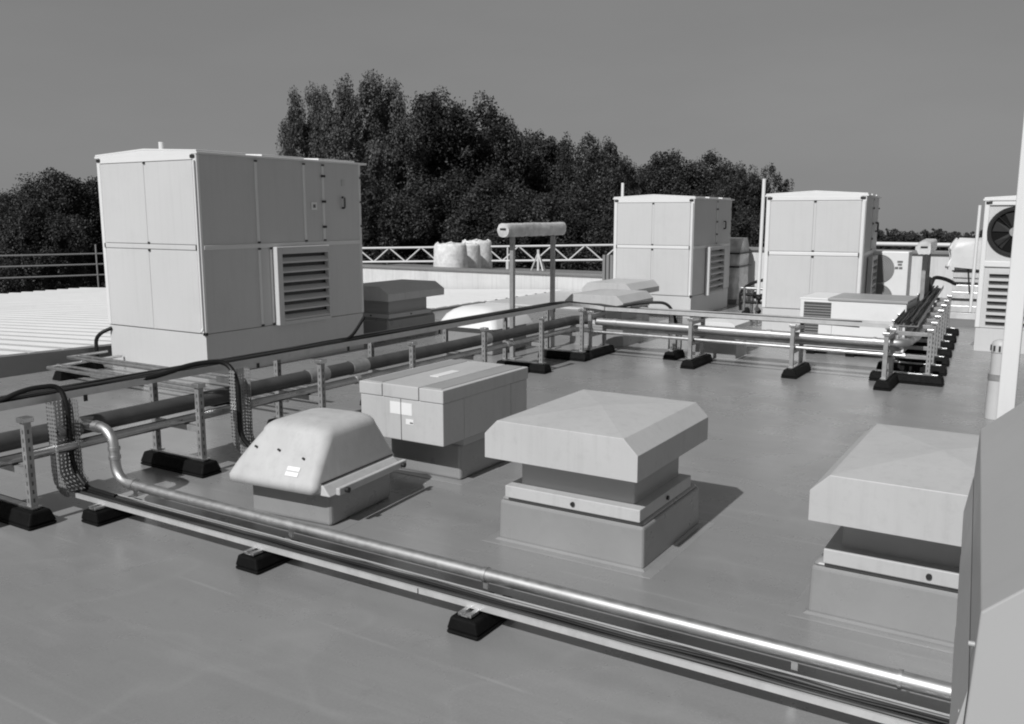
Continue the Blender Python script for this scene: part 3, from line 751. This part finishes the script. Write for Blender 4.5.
# ------------------------------------------------------------------ frames with wrapped beams
def wrapped_frame(label, loc, rot, span, L, zc, r, over=.28):
    t = thing('wrapped_beam_frame', label, 'frame', loc, rot)
    for x in (0, span):
        MB().box(x-.026,x+.026,-.026,.026,.012,zc-r*.9).build('post', M['galvd'], t, .004)
        MB().box(x-.09,x+.09,-.09,.09,.001,.013).build('base_plate', M['galvd'], t)
    b = MB(); path = [(-over+(L)*i/24,random.uniform(-.006,.006),zc+random.uniform(-.006,.006)) for i in range(25)]
    rs = [r*random.uniform(.94,1.06) for _ in path]; rs[0] *= .9; rs[-1] *= .9
    b.tube(path, rs, 20)
    # squarish in section, like a boxed beam under its wrapping
    b.v = [(x, y*(.92 if abs(y) > r*.6 else 1.06)*(1.25 if abs(abs(y)-r*.7) < r*.2 else 1.08), zc+(z-zc)*(1.25 if abs(abs(z-zc)-r*.7) < r*.2 else 1.0)*.95) for x,y,z in b.v]
    b.build('wrapped_beam', M['wrap'], t)
    MB().box(-over-.004,-over-.001,-r*.5,r*.5,zc+.0,zc+r*.3).build('beam_end', M['clip'], t)
    
    return t
wrapped_frame('two post frame with a wrapped beam on top, standing before the trees', (9.17,5.68,0), 0, 1.0, 1.42, 1.56, .082, .21)
wrapped_frame('two post frame with a wrapped beam seen end on, right of the fan condenser', (13.0,1.59,0), 4, 1.05, 1.6, 1.31, .085)

# ------------------------------------------------------------------ condensers and valves
t = thing('condenser_box', 'low white condenser box with a dark side grille on supports behind the bright pipe', 'condenser', (11.4,1.55,0))
MB().box(0,.85,0,1.24,.105,.69).build('casing', mat('condenser_white',.74,.4,var=.03,dirt=.05,dscale=5), t, .008)
MB().box(-.012,.86,-.012,.90,.6915,.725).build('lid', M['grey'], t, .006)
MB().box(.0,.86,.905,1.25,.6915,.715).build('lid', M['frame'], t, .006)
g_ = MB().box(-.008,.0,.86,1.19,.16,.665)
g_.build('coil_grille', M['grille'], t)
gb = MB()
for i in range(14): gb.box(-.014,-.009,.86,1.19,.18+i*.034,.186+i*.034)
gb.build('grille_wire', M['neck'], t)
MB().box(-.02,-.001,.84,1.0,.14,.42).build('valve_cover', M['frame'], t, .004)
MB().box(-.006,-.0005,.5,.64,.12,.15).build('badge', M['grey'], t)
for y in (.12,.62,1.1): MB().box(.05,.8,y-.05,y+.05,.001,.104).build('support_block', M['rubber'], t)

t = thing('fan_condenser', 'white condenser with two round fan grilles, half behind a box unit', 'condenser', (15.0,2.06,0))
MB().box(0,.36,0,.98,.16,1.17).build('casing', M['dome2'], t, .012)
for y in (.15,.85): MB().box(.02,.34,y-.05,y+.05,.001,.158).build('foot', M['rubber'], t)
for z in (.90,.44):
    f_ = MB().disc((-.006,.42,z),'x',.225,.012,32).build('fan_grille', mat('fan_grille_grey',.2,.5), t)
    rg = MB()
    for q in range(9): rg.tube([(-.016,.42+math.cos(a)*.027*q,z+math.sin(a)*.027*q) for a in np.linspace(0,2*PI,28)] if q else [(-.016,.40,z),(-.016,.44,z)],.006,5)
    rg.build('grille_wire', M['grey'], f_)
b_ = MB().box(-.004,-.0005,.08,.16,1.0,1.03); b_.box(-.004,-.0005,.09,.15,.955,.985); b_.box(-.004,-.0005,.08,.13,.90,.935); b_.box(-.004,-.0005,.14,.19,.90,.935)
b_.build('badge', M['ink'], t)

t = thing('valve_cluster', 'dark cluster of valves and lagged pipes left of the unit behind the condenser', 'valves', (13.8,4.1,0))
for (x,y) in ((0,-.06),(.05,.04),(-.02,.14)):
    MB().tube([(x,y,.02),(x,y,.62)],.022,10).build('riser_pipe', M['galv'], t)
for z in (.38,.5,.6):
    MB().tube([(0,-.2,z),(0,.2,z)],.024,10).build('branch_pipe', M['galv'] if z > .55 else M['cable'], t)
for i in range(9):
    y_, z_ = random.uniform(-.1,.2), random.uniform(.12,.55)
    MB().tube([(random.uniform(-.1,.1),y_,z_),(random.uniform(-.1,.1),y_+random.uniform(-.1,.1),z_+random.uniform(-.08,.08))],.04,10).build('lagged_valve', M['cable'], t)
MB().tube(fillet([(0,.2,.25),(0,.22,.55),(0,.05,.68),(0,-.15,.74)],.2,8),.024,8).build('hose', M['cable'], t)

# ------------------------------------------------------------------ pallets, bags and odds behind
t = thing('wrapped_pallet', 'pallet of wrapped boards under a tarpaulin, left of the fan unit', 'pallet', (15.5,1.02,0))
bd = MB()
for i in range(8): bd.box(random.uniform(0,.03),.9,random.uniform(0,.02),.46+random.uniform(-.02,.01),.12+i*.108,.12+i*.108+.103)
bd.build('board_stack', M['foil'], t, .006)
MB().box(.02,.88,.01,.45,.001,.118).build('pallet_base', M['coping'], t)
st = MB()
for z in (.42,.68,.86): st.box(-.012,-.002,0,.47,z,z+.022)
st.tube([(-.012,.25,.95),(-.012,.2,.55)],.012,6)
st.build('strap', M['clip'], t)
tp = MB(); rings = []
for q, (z, ex) in enumerate(((.92,.05),(1.05,.03),(1.2,.03),(1.31,.0),(1.36,-.06))):
    lp = loop(-ex-.02,.92+ex,-ex-.02,.50+ex,z,.06)
    rings.append([(x+random.uniform(-.03,.03),y+random.uniform(-.035,.035),zz+random.uniform(-.03,.03)) for x,y,zz in lp])
vs = [p for r_ in rings for p in r_]
fs = [(i*n+k,i*n+(k+1)%n,(i+1)*n+(k+1)%n,(i+1)*n+k) for i in range(len(rings)-1) for k in range(n)]
tp.add(vs,fs,0,True); tp.add(rings[-1],[tuple(range(n))],0,True)
tp.build('tarpaulin', M['tarp'], t)

t = thing('wrapped_pallet', 'tall strapped bundle in clear wrap beside the middle box unit', 'pallet', (17.0,5.38,0))
tp = MB(); rings = []
for z in np.linspace(.1,1.28,9):
    lp = loop(0,.75,0,.75,z,.12 if z < 1.2 else .25)
    rings.append([(x+random.uniform(-.02,.02),y+random.uniform(-.02,.02),zz) for x,y,zz in lp])
vs = [p for r_ in rings for p in r_]
fs = [(i*n+k,i*n+(k+1)%n,(i+1)*n+(k+1)%n,(i+1)*n+k) for i in range(len(rings)-1) for k in range(n)]
tp.add(vs,fs,0,True); tp.add(rings[-1],[tuple(range(n))],0,True); tp.build('wrapped_load', mat('bundle_wrap',.5,.3,var=.25,scale=8,bump=.7,bscale=10), t)
st = MB()
for z in (.72,.98): st.box(-.03,.78,-.03,.78,z,z+.03)
st.build('strap', M['clip'], t)
MB().box(.0,.75,.0,.75,.001,.1).build('pallet_base', M['coping'], t)

def bag(label, loc, r, h):
    mb = MB(); N_ = 28; rings = []
    for q, (z, f) in enumerate(((0,1.02),(.2,1.05),(.45,1.03),(.7,1.0),(.92,.985),(1.0,.93),(.97,.7))):
        rings.append([(math.cos(2*PI*k/N_)*r*f*(1+random.uniform(-.025,.025)), math.sin(2*PI*k/N_)*r*f*(1+random.uniform(-.025,.025)), z*h+random.uniform(-.02,.02)) for k in range(N_)])
    vs = [p for r_ in rings for p in r_]
    mb.add(vs,[(i*N_+k,i*N_+(k+1)%N_,(i+1)*N_+(k+1)%N_,(i+1)*N_+k) for i in range(len(rings)-1) for k in range(N_)],0,True)
    mb.add(rings[-1],[tuple(range(N_))])
    t = thing('bulk_bag', label, 'bulk bag', loc, 0, 'bulk bags on the far roof'); mb.build('sack', M['bag'], t)
    hd = MB()
    for a in (.5,2.2,3.9,5.4):
        hd.tube(fillet([(math.cos(a)*r*.9,math.sin(a)*r*.9,h*.97),(math.cos(a)*r*.75,math.sin(a)*r*.75,h*1.05),(math.cos(a+.5)*r*.8,math.sin(a+.5)*r*.8,h*.98)],.1),.018,6)
    hd.build('lifting_loop', M['bag'], t)
bag('widest white bulk bag, leftmost of the three beyond the low parapet', (18.87,13.58,.222), .43, .77)
bag('white bulk bag squeezed between two others beyond the low parapet', (19.95,13.89,.222), .43, .73)
bag('white bulk bag nearest the wrapped beam frame, rightmost of three', (21.0,14.2,.222), .43, .78)

t = thing('slatted_crate', 'dark slatted crate against the left edge of the middle box unit', 'crate', (17.2,7.97,.031))
for i in range(5): MB().box(0,.03,i*.09,i*.09+.06,.1,.86).build('slat', M['coping'], t)
MB().box(.035,.4,.0,.43,.1,.85).build('load', M['grille'], t)
MB().box(.0,.4,.0,.43,.0,.098).build('pallet_base', M['coping'], t)

# ------------------------------------------------------------------ vent pipe and white post at right
t = thing('vent_pipe', 'pale vent pipe with slotted cap and collar beside the white post', 'vent pipe', (8.6,.405,0))
MB().tube([(0,0,.001),(0,0,.34)],[.078,.072],20).build('sleeve', M['cowl'], t)
MB().tube([(0,0,.3405),(0,0,.39)],.077,20).build('collar', M['galvd'], t)
MB().tube([(0,0,.3905),(0,0,.58)],.064,20).build('pipe_length', M['cowl'], t)
c = MB().tube([(0,0,.5805),(0,0,.64),(0,0,.672),(0,0,.69)],[.07,.07,.06,.025],20)
for k_ in range(10):
    a = 2*PI*k_/10; c.box(math.cos(a)*.07-.008,math.cos(a)*.07+.008,math.sin(a)*.07-.008,math.sin(a)*.07+.008,.595,.64,1)
c.build('slotted_cap', [M['cowl'],M['clip']], t)

t = thing('white_post', 'tall plain white post at the right edge, rising out of the photo', 'post', (5.3,.24,0), 0)
MB().box(0,.1,-.082,0,.012,6.5).build('shaft', M['post'], t, .006)
MB().box(-.1,.2,-.22,.1,.001,.0115).build('base_plate', M['post'], t)

# ------------------------------------------------------------------ rails and lattice truss beyond
def bar(mb, p, q, r): mb.tube([p,q], r, 8)
t = thing('guard_rail', 'dark three bar guard rail beyond the white roof at far left', 'railing', (0,0,0))
gx = [(10.6,32.2),(14.8,30.2),(18.62,28.43),(22.8,26.4)]
for zt in (.40,.04,-.33):
    m_ = MB(); m_.tube([(x,y,zt) for x,y in gx],.026,8); m_.build('rail_bar', M['rail'], t)
for x, y in gx: MB().tube([(x,y,-2.0),(x,y,.72)],.028,8).build('rail_post', M['rail'], t)

# lattice: end points measured along the far side
A = np.array((17.6,21.4)); B = np.array((23.2,9.2))
def LP(s_, top): 
    p = A+(B-A)*s_; z0, z1 = ((.70,.93) if top else (.32,.515)); return (p[0],p[1],z0+(z1-z0)*s_)
t = thing('lattice_truss', 'long white lattice girder lying in front of the trees', 'truss', (0,0,0))
ch_ = MB(); bar(ch_, LP(-.15,1), LP(1.1,1), .03); ch_.build('top_chord', M['truss'], t)
ch_ = MB(); bar(ch_, LP(-.15,0), LP(1.1,0), .03); ch_.build('bottom_chord', M['truss'], t)
nb = 18
for i in range(nb):
    s0 = -.15+1.25*i/nb; s1 = -.15+1.25*(i+.5)/nb; s2 = -.15+1.25*(i+1)/nb
    d = MB(); bar(d, LP(s0,1), LP(s1,0), .02); bar(d, LP(s1,0), LP(s2,1), .02); d.build('diagonal', M['truss'], t)
for s_ in (.05,.33,.66,.95):
    d = MB(); bar(d, LP(s_,0), LP(s_,1), .024); d.build('upright', M['truss'], t)
    p = LP(s_,0); d = MB(); bar(d, (p[0],p[1],-2.0), p, .05); d.build('leg', M['truss'], t)
t = thing('anchor_tripod', 'small white tripod post on the far roof right of the wrapped beam frame post', 'anchor', (20.0,11.6,.222))
p_ = MB(); 
MB().tube([(0,0,0),(0,0,.62)],.035,8).build('post', M['truss'], t)
for dx, dy in ((.1,.3),(-.1,-.22),(.25,-.1)): MB().tube([(dx,dy,.0),(0,0,.55)],.022,6).build('brace', M['truss'], t)

t = thing('guard_rail', 'pale single rail above the taller wall behind the wrapped frame at right', 'railing', (0,0,0))
MB().tube([(20,5.0,1.13),(20,-2,1.13)],.045,8).build('rail_bar', M['truss'], t)
for y in (4.0,2.6,1.2,-.2): MB().box(19.97,20.03,y-.03,y+.03,-1,1.1).build('rail_post', M['truss'], t)

# ------------------------------------------------------------------ trees: trunk, limbs and a crown of leaf sized faces in clumps
def make_crown(kind, nclump, nleaf, seed, leaf):
    """unit tree: height 1 (z 0..1), crown radius about .3; returns mesh of leaf faces"""
    rg = np.random.default_rng(seed)
    cs, rs, tone = [], [], []
    if kind == 'spire':
        stems = [(0,0,1.0),(.11,.04,.97),(-.12,.05,.96),(.02,-.13,.97),(-.2,-.05,.9),(.2,-.04,.91),(.08,.18,.9),(-.08,-.2,.87),(.14,-.16,.88),(-.16,.16,.87),(.24,.12,.76),(-.25,.08,.74)]
        for i in range(nclump):
            sx, sy, sh = stems[rg.integers(len(stems))]
            u_ = rg.uniform(.05,1)**.7; rad = .19*(1-u_)**.62+.014
            a = rg.uniform(0,2*PI); q = rad*math.sqrt(rg.uniform())
            cs.append((sx*(.55+.45*u_)+q*math.cos(a), sy*(.55+.45*u_)+q*math.sin(a), sh*u_)); rs.append(rg.uniform(.016,.042)); tone.append(rg.uniform())
    else:
        lobes = [(rg.uniform(-.2,.2),rg.uniform(-.2,.2),rg.uniform(.45,.88),rg.uniform(.08,.15)) for _ in range(15)]+[(rg.uniform(-.08,.08),rg.uniform(-.08,.08),.88,.105),(0.05,0,.6,.25),(-.05,.03,.4,.24)]
        for i in range(nclump):
            lx,ly,lz,lr = lobes[rg.integers(len(lobes))]
            d = rg.normal(size=3); d /= np.linalg.norm(d); q = lr*rg.uniform(.55,1.06)
            cs.append((lx+d[0]*q,ly+d[1]*q,min(.985,lz+d[2]*q*.95))); rs.append(rg.uniform(.018,.046)); tone.append(rg.uniform())
    cs = np.array(cs); rs = np.array(rs); tone = np.array(tone)
    ci = rg.integers(len(cs), size=nleaf)
    d = rg.normal(size=(nleaf,3)); d /= np.linalg.norm(d,axis=1)[:,None]
    P = cs[ci]+d*(rs[ci]*rg.uniform(.3,1.1,nleaf)**.6)[:,None]*np.array((1,1,1.15))
    nrm = d*.6+rg.normal(size=(nleaf,3))*.7+np.array((0,0,.25)); nrm /= np.linalg.norm(nrm,axis=1)[:,None]
    t1 = np.cross(nrm, rg.normal(size=(nleaf,3))); t1 /= np.linalg.norm(t1,axis=1)[:,None]; t2 = np.cross(nrm,t1)
    s_ = leaf*rg.uniform(.6,1.35,nleaf)[:,None]
    V = np.empty((nleaf,4,3)); V[:,0] = P-t1*s_; V[:,1] = P-t2*s_*.55; V[:,2] = P+t1*s_; V[:,3] = P+t2*s_*.55
    T = np.clip(tone[ci]*.85+rg.uniform(0,.15,nleaf),0,1)
    me = bpy.data.meshes.new('crown'); me.vertices.add(nleaf*4); me.vertices.foreach_set('co', V.reshape(-1).astype(np.float32))
    me.loops.add(nleaf*4); me.loops.foreach_set('vertex_index', np.arange(nleaf*4,dtype=np.int32))
    me.polygons.add(nleaf); me.polygons.foreach_set('loop_start', np.arange(0,nleaf*4,4,dtype=np.int32)); me.polygons.foreach_set('loop_total', np.full(nleaf,4,dtype=np.int32))
    at = me.attributes.new('tone','FLOAT','FACE'); at.data.foreach_set('value', T.astype(np.float32))
    me.update(); me.validate(); return me
def make_trunk(kind, seed):
    rg = random.Random(seed); mb = MB()
    top = .8 if kind == 'spire' else .62
    pts = [(rg.uniform(-.01,.01),rg.uniform(-.01,.01),top*i/7) for i in range(8)]
    mb.tube(pts,[.022*(1-.85*i/7)+.002 for i in range(8)],8)
    for i in range(9):
        z = rg.uniform(.22,top*.9); a = rg.uniform(0,2*PI); l_ = rg.uniform(.1,.2); up = .9 if kind == 'spire' else .55
        mb.tube([(0,0,z),(math.cos(a)*l_*.5,math.sin(a)*l_*.5,z+l_*up*.6),(math.cos(a)*l_,math.sin(a)*l_,z+l_*up*1.3)],[.009,.006,.002],5)
    o = mb.build('trunk', M['bark']); me = o.data; bpy.data.objects.remove(o); return me
crowns = {'spire':[make_crown('spire',1200,150000,s,.005) for s in (1,2)], 'round':[make_crown('round',900,110000,s,.0055) for s in (3,4,5)],
          'far':[make_crown('round',300,14000,s,.013) for s in (6,7)]}
for k_, l_ in crowns.items():
    for me in l_: me.materials.append({'spire':M['leafA'],'round':M['leafB'],'far':M['leafC']}[k_])
trunks = {'spire':make_trunk('spire',1),'round':make_trunk('round',2)}
trunks['far'] = trunks['round']
CY, CX = math.sin(R(31.8)), math.cos(R(31.8))
def tree(kind, az, dist, top, width, label, group, sq=1.):
    """az: degrees right of the view axis; top: height of the tip above the roof deck"""
    a = R(31.8-az); x, y = dist*math.cos(a), dist*math.sin(a)
    zb = gz(dist)-.1; t = thing('tree', label, 'tree', (x,y,zb), random.uniform(0,360), group)
    H_ = top-zb; wsc = width*(1.0 if kind != 'round' else 1.32)/.62
    me = random.choice(crowns[kind])
    for nm, dta in (('trunk',trunks[kind]),('crown',me)):
        o = bpy.data.objects.new(nm, dta); COL.objects.link(o); o.parent = t; o.scale = (wsc,wsc,H_)
    return t
def az(px): return math.degrees(math.atan((px-512)/899))
def tp(py, d): return 1.75+(214-py)/899*d
TG = 'trees behind the building'
for kind, px, py, wpx, d, lab in (
  ('round',-45,196,110,58,'dark bushy tree cut off by the left edge of the photo'),
  ('round',8,186,96,62,'dark bushy tree at far left beside the sky dip'),
  ('round',36,196,80,50,'lower dark bushy tree filling the dip at far left'),
  ('round',66,171,112,56,'dark bushy tree just left of the largest box unit'),
  ('round',112,170,80,58,'dark bushy tree whose edge meets the largest box unit'),
  ('round',180,178,90,60,'dark bushy tree wholly behind the left half of the largest unit'),
  ('round',245,172,90,60,'dark bushy tree behind the right half of the largest unit'),
  ('spire',318,92,86,53,'leafy spire tree rising over the right end of the largest unit'),
  ('spire',375,80,128,50,'tallest tree of all, leafy with several spires, left of the middle'),
  ('round',350,160,110,47,'dark bushy tree at the foot of the tallest tree'),
  ('round',458,97,120,54,'second tallest tree, broad and dark, right of the leafy spires'),
  ('round',515,116,92,57,'dark round tree right of the second tallest tree'),
  ('round',425,170,110,48,'dark low tree directly behind the white bulk bags'),
  ('round',505,172,120,48,'dark low tree directly behind the wrapped beam frame'),
  ('round',558,138,80,58,'dark tree peeping between two rounder crowns left of the middle unit'),
  ('round',606,137,84,54,'round topped tree just left of the middle box unit'),
  ('round',580,185,110,47,'dark low tree behind the lattice girder left of the middle unit'),
  ('round',632,163,80,64,'dark round tree whose crown meets the left edge of the middle unit'),
  ('round',658,153,90,66,'bushy tree directly above the middle box unit'),
  ('round',706,150,92,64,'bushy tree above the right end of the middle box unit'),
  ('round',742,164,66,62,'last tall tree on the right, left of the unit behind the condenser'),
  ('round',760,190,70,66,'low dark tree behind the flue of the third box unit'),
  ('round',700,200,110,52,'dark low tree in the gap between two box units'),
  ('round',640,200,100,52,'dark low tree hidden behind the middle box unit')):
    tree(kind, az(px), d/math.cos(R(az(px))), tp(py,d), wpx/899*d, lab, TG)
FG = 'far low trees on the skyline'
for px, py, wpx, lab in ((800,222,70,'far low tree behind the third box unit'),(850,222,60,'far low tree behind the right edge of the third unit'),
    (884,226,34,'far low tree touching the right side of the third unit'),(908,230,36,'far low tree above the fan condenser'),
    (932,226,40,'far low tree above the far wrapped frame, highest of its row'),(957,229,36,'far low tree above the tarpaulin'),(985,228,40,'far low tree behind the fan unit'),
    (1030,226,60,'far low tree beyond the right edge of the photo')):
    d = 150; tree('far', az(px), d/math.cos(R(az(px))), tp(py,d), wpx/899*d*1.15, lab, FG)
# far-off wood reading as one mass on the horizon
nw = 60000; a_ = R(31.8)-np.radians(rng.uniform(-48,48,nw)); dd = rng.uniform(190,240,nw)
hh = np.abs(np.sin(a_*37)*1.3+np.sin(a_*91+1)*.9)+6.0
P = np.stack([dd*np.cos(a_),dd*np.sin(a_),-7-.0185*(dd-30)+rng.uniform(0,1,nw)**.7*hh],1)
nv = rng.normal(size=(nw,3)); nv /= np.linalg.norm(nv,axis=1)[:,None]; t1 = np.cross(nv,rng.normal(size=(nw,3))); t1 /= np.linalg.norm(t1,axis=1)[:,None]; t2 = np.cross(nv,t1)
V = np.empty((nw,4,3)); V[:,0] = P-t1*.55; V[:,1] = P-t2*.4; V[:,2] = P+t1*.55; V[:,3] = P+t2*.4
me = bpy.data.meshes.new('far_wood'); me.vertices.add(nw*4); me.vertices.foreach_set('co', V.reshape(-1).astype(np.float32))
me.loops.add(nw*4); me.loops.foreach_set('vertex_index', np.arange(nw*4,dtype=np.int32)); me.polygons.add(nw)
me.polygons.foreach_set('loop_start', np.arange(0,nw*4,4,dtype=np.int32)); me.polygons.foreach_set('loop_total', np.full(nw,4,dtype=np.int32))
at = me.attributes.new('tone','FLOAT','FACE'); at.data.foreach_set('value', rng.uniform(0,1,nw).astype(np.float32)); me.update(); me.materials.append(M['leafC'])
o = bpy.data.objects.new('far_wood', me); COL.objects.link(o); o['kind'] = 'stuff'; tag(o,'far off dark wood along the horizon behind everything','wood')

# ------------------------------------------------------------------ light and sky
EL = 42.; SUN_AZ = 179.0      # sun stands in the -X direction
sd = bpy.data.lights.new('sun','SUN'); sd.energy = 3.7; sd.angle = R(.7); sd.color = (1,1,1)
so = bpy.data.objects.new('sun', sd); COL.objects.link(so)
so.rotation_euler = (R(90-EL), 0, R(SUN_AZ+90))
w = bpy.data.worlds.new('World'); sc.world = w; w.use_nodes = True
nt = w.node_tree; N = nt.nodes; L = nt.links; bg = N['Background']
sky = N.new('ShaderNodeTexSky'); sky.sky_type = 'NISHITA'; sky.sun_disc = False
sky.sun_elevation = R(EL); sky.sun_rotation = R(90-SUN_AZ)
sky.air_density = 1.; sky.dust_density = .6; sky.ozone_density = 1.
# the building stands on a rise, so the visible horizon lies a little below eye level: dip the sky with it
tc = N.new('ShaderNodeTexCoord'); va = N.new('ShaderNodeVectorMath'); va.operation = 'ADD'; va.inputs[1].default_value = (0,0,.04)
vn = N.new('ShaderNodeVectorMath'); vn.operation = 'NORMALIZE'
L.new(tc.outputs['Generated'], va.inputs[0]); L.new(va.outputs[0], vn.inputs[0]); L.new(vn.outputs[0], sky.inputs['Vector'])
sp = N.new('ShaderNodeSeparateColor'); L.new(sky.outputs[0], sp.inputs[0])
def mth(o_, a, b):
    n_ = N.new('ShaderNodeMath'); n_.operation = o_
    for i, q in enumerate((a,b)):
        if isinstance(q,(int,float)): n_.inputs[i].default_value = q
        else: L.new(q, n_.inputs[i])
    return n_.outputs[0]
val = mth('ADD', mth('MULTIPLY', sp.outputs[0], .0), mth('ADD', mth('MULTIPLY', sp.outputs[1], .1), mth('MULTIPLY', sp.outputs[2], .74)))
hz = N.new('ShaderNodeTexNoise'); hz.inputs['Scale'].default_value = 2.2; hz.inputs['Detail'].default_value = 5; hz.inputs['Roughness'].default_value = .55
mpz = N.new('ShaderNodeMapping'); mpz.inputs['Scale'].default_value = (1,1,3.5); L.new(tc.outputs['Generated'], mpz.inputs['Vector']); L.new(mpz.outputs[0], hz.inputs['Vector'])
hm = N.new('ShaderNodeMapRange'); L.new(hz.outputs['Fac'], hm.inputs['Value'])
for k_, q_ in zip(('From Min','From Max','To Min','To Max'),(.3,.7,.95,1.05)): hm.inputs[k_].default_value = q_
def ramp(a0, a1, top):
    n_ = N.new('ShaderNodeMapRange'); n_.clamp = True; L.new(val, n_.inputs['Value'])
    for k_, q_ in zip(('From Min','From Max','To Min','To Max'),(a0,a1,0,top)): n_.inputs[k_].default_value = q_
    return n_.outputs['Result']
val = mth('ADD', mth('ADD', ramp(2.6,4.0,1.4), ramp(4.0,6.8,.6)), mth('ADD', ramp(6.8,11,2.2), 3.1))
val = mth('MULTIPLY', val, hm.outputs['Result'])
L.new(val, bg.inputs['Color']); bg.inputs['Strength'].default_value = .05

# ------------------------------------------------------------------ camera
cam = bpy.data.cameras.new('camera'); co = bpy.data.objects.new('camera', cam); COL.objects.link(co)
cam.sensor_width = 36; cam.lens = 887/1024*36; cam.clip_end = 8000; cam.clip_start = .05
co.location = (0,0,1.75); pitch = math.degrees(math.atan(148/887))
co.rotation_euler = (R(90-pitch), 0, R(31.8-90))
sc.camera = co
sc.view_settings.view_transform = 'Standard'; sc.view_settings.look = 'None'; sc.view_settings.gamma = 1; sc.view_settings.exposure = 0
sc.cycles.pixel_filter_type = 'BLACKMAN_HARRIS'; sc.cycles.filter_width = 2.0
sc.cycles.max_bounces = 6; sc.cycles.transparent_max_bounces = 12
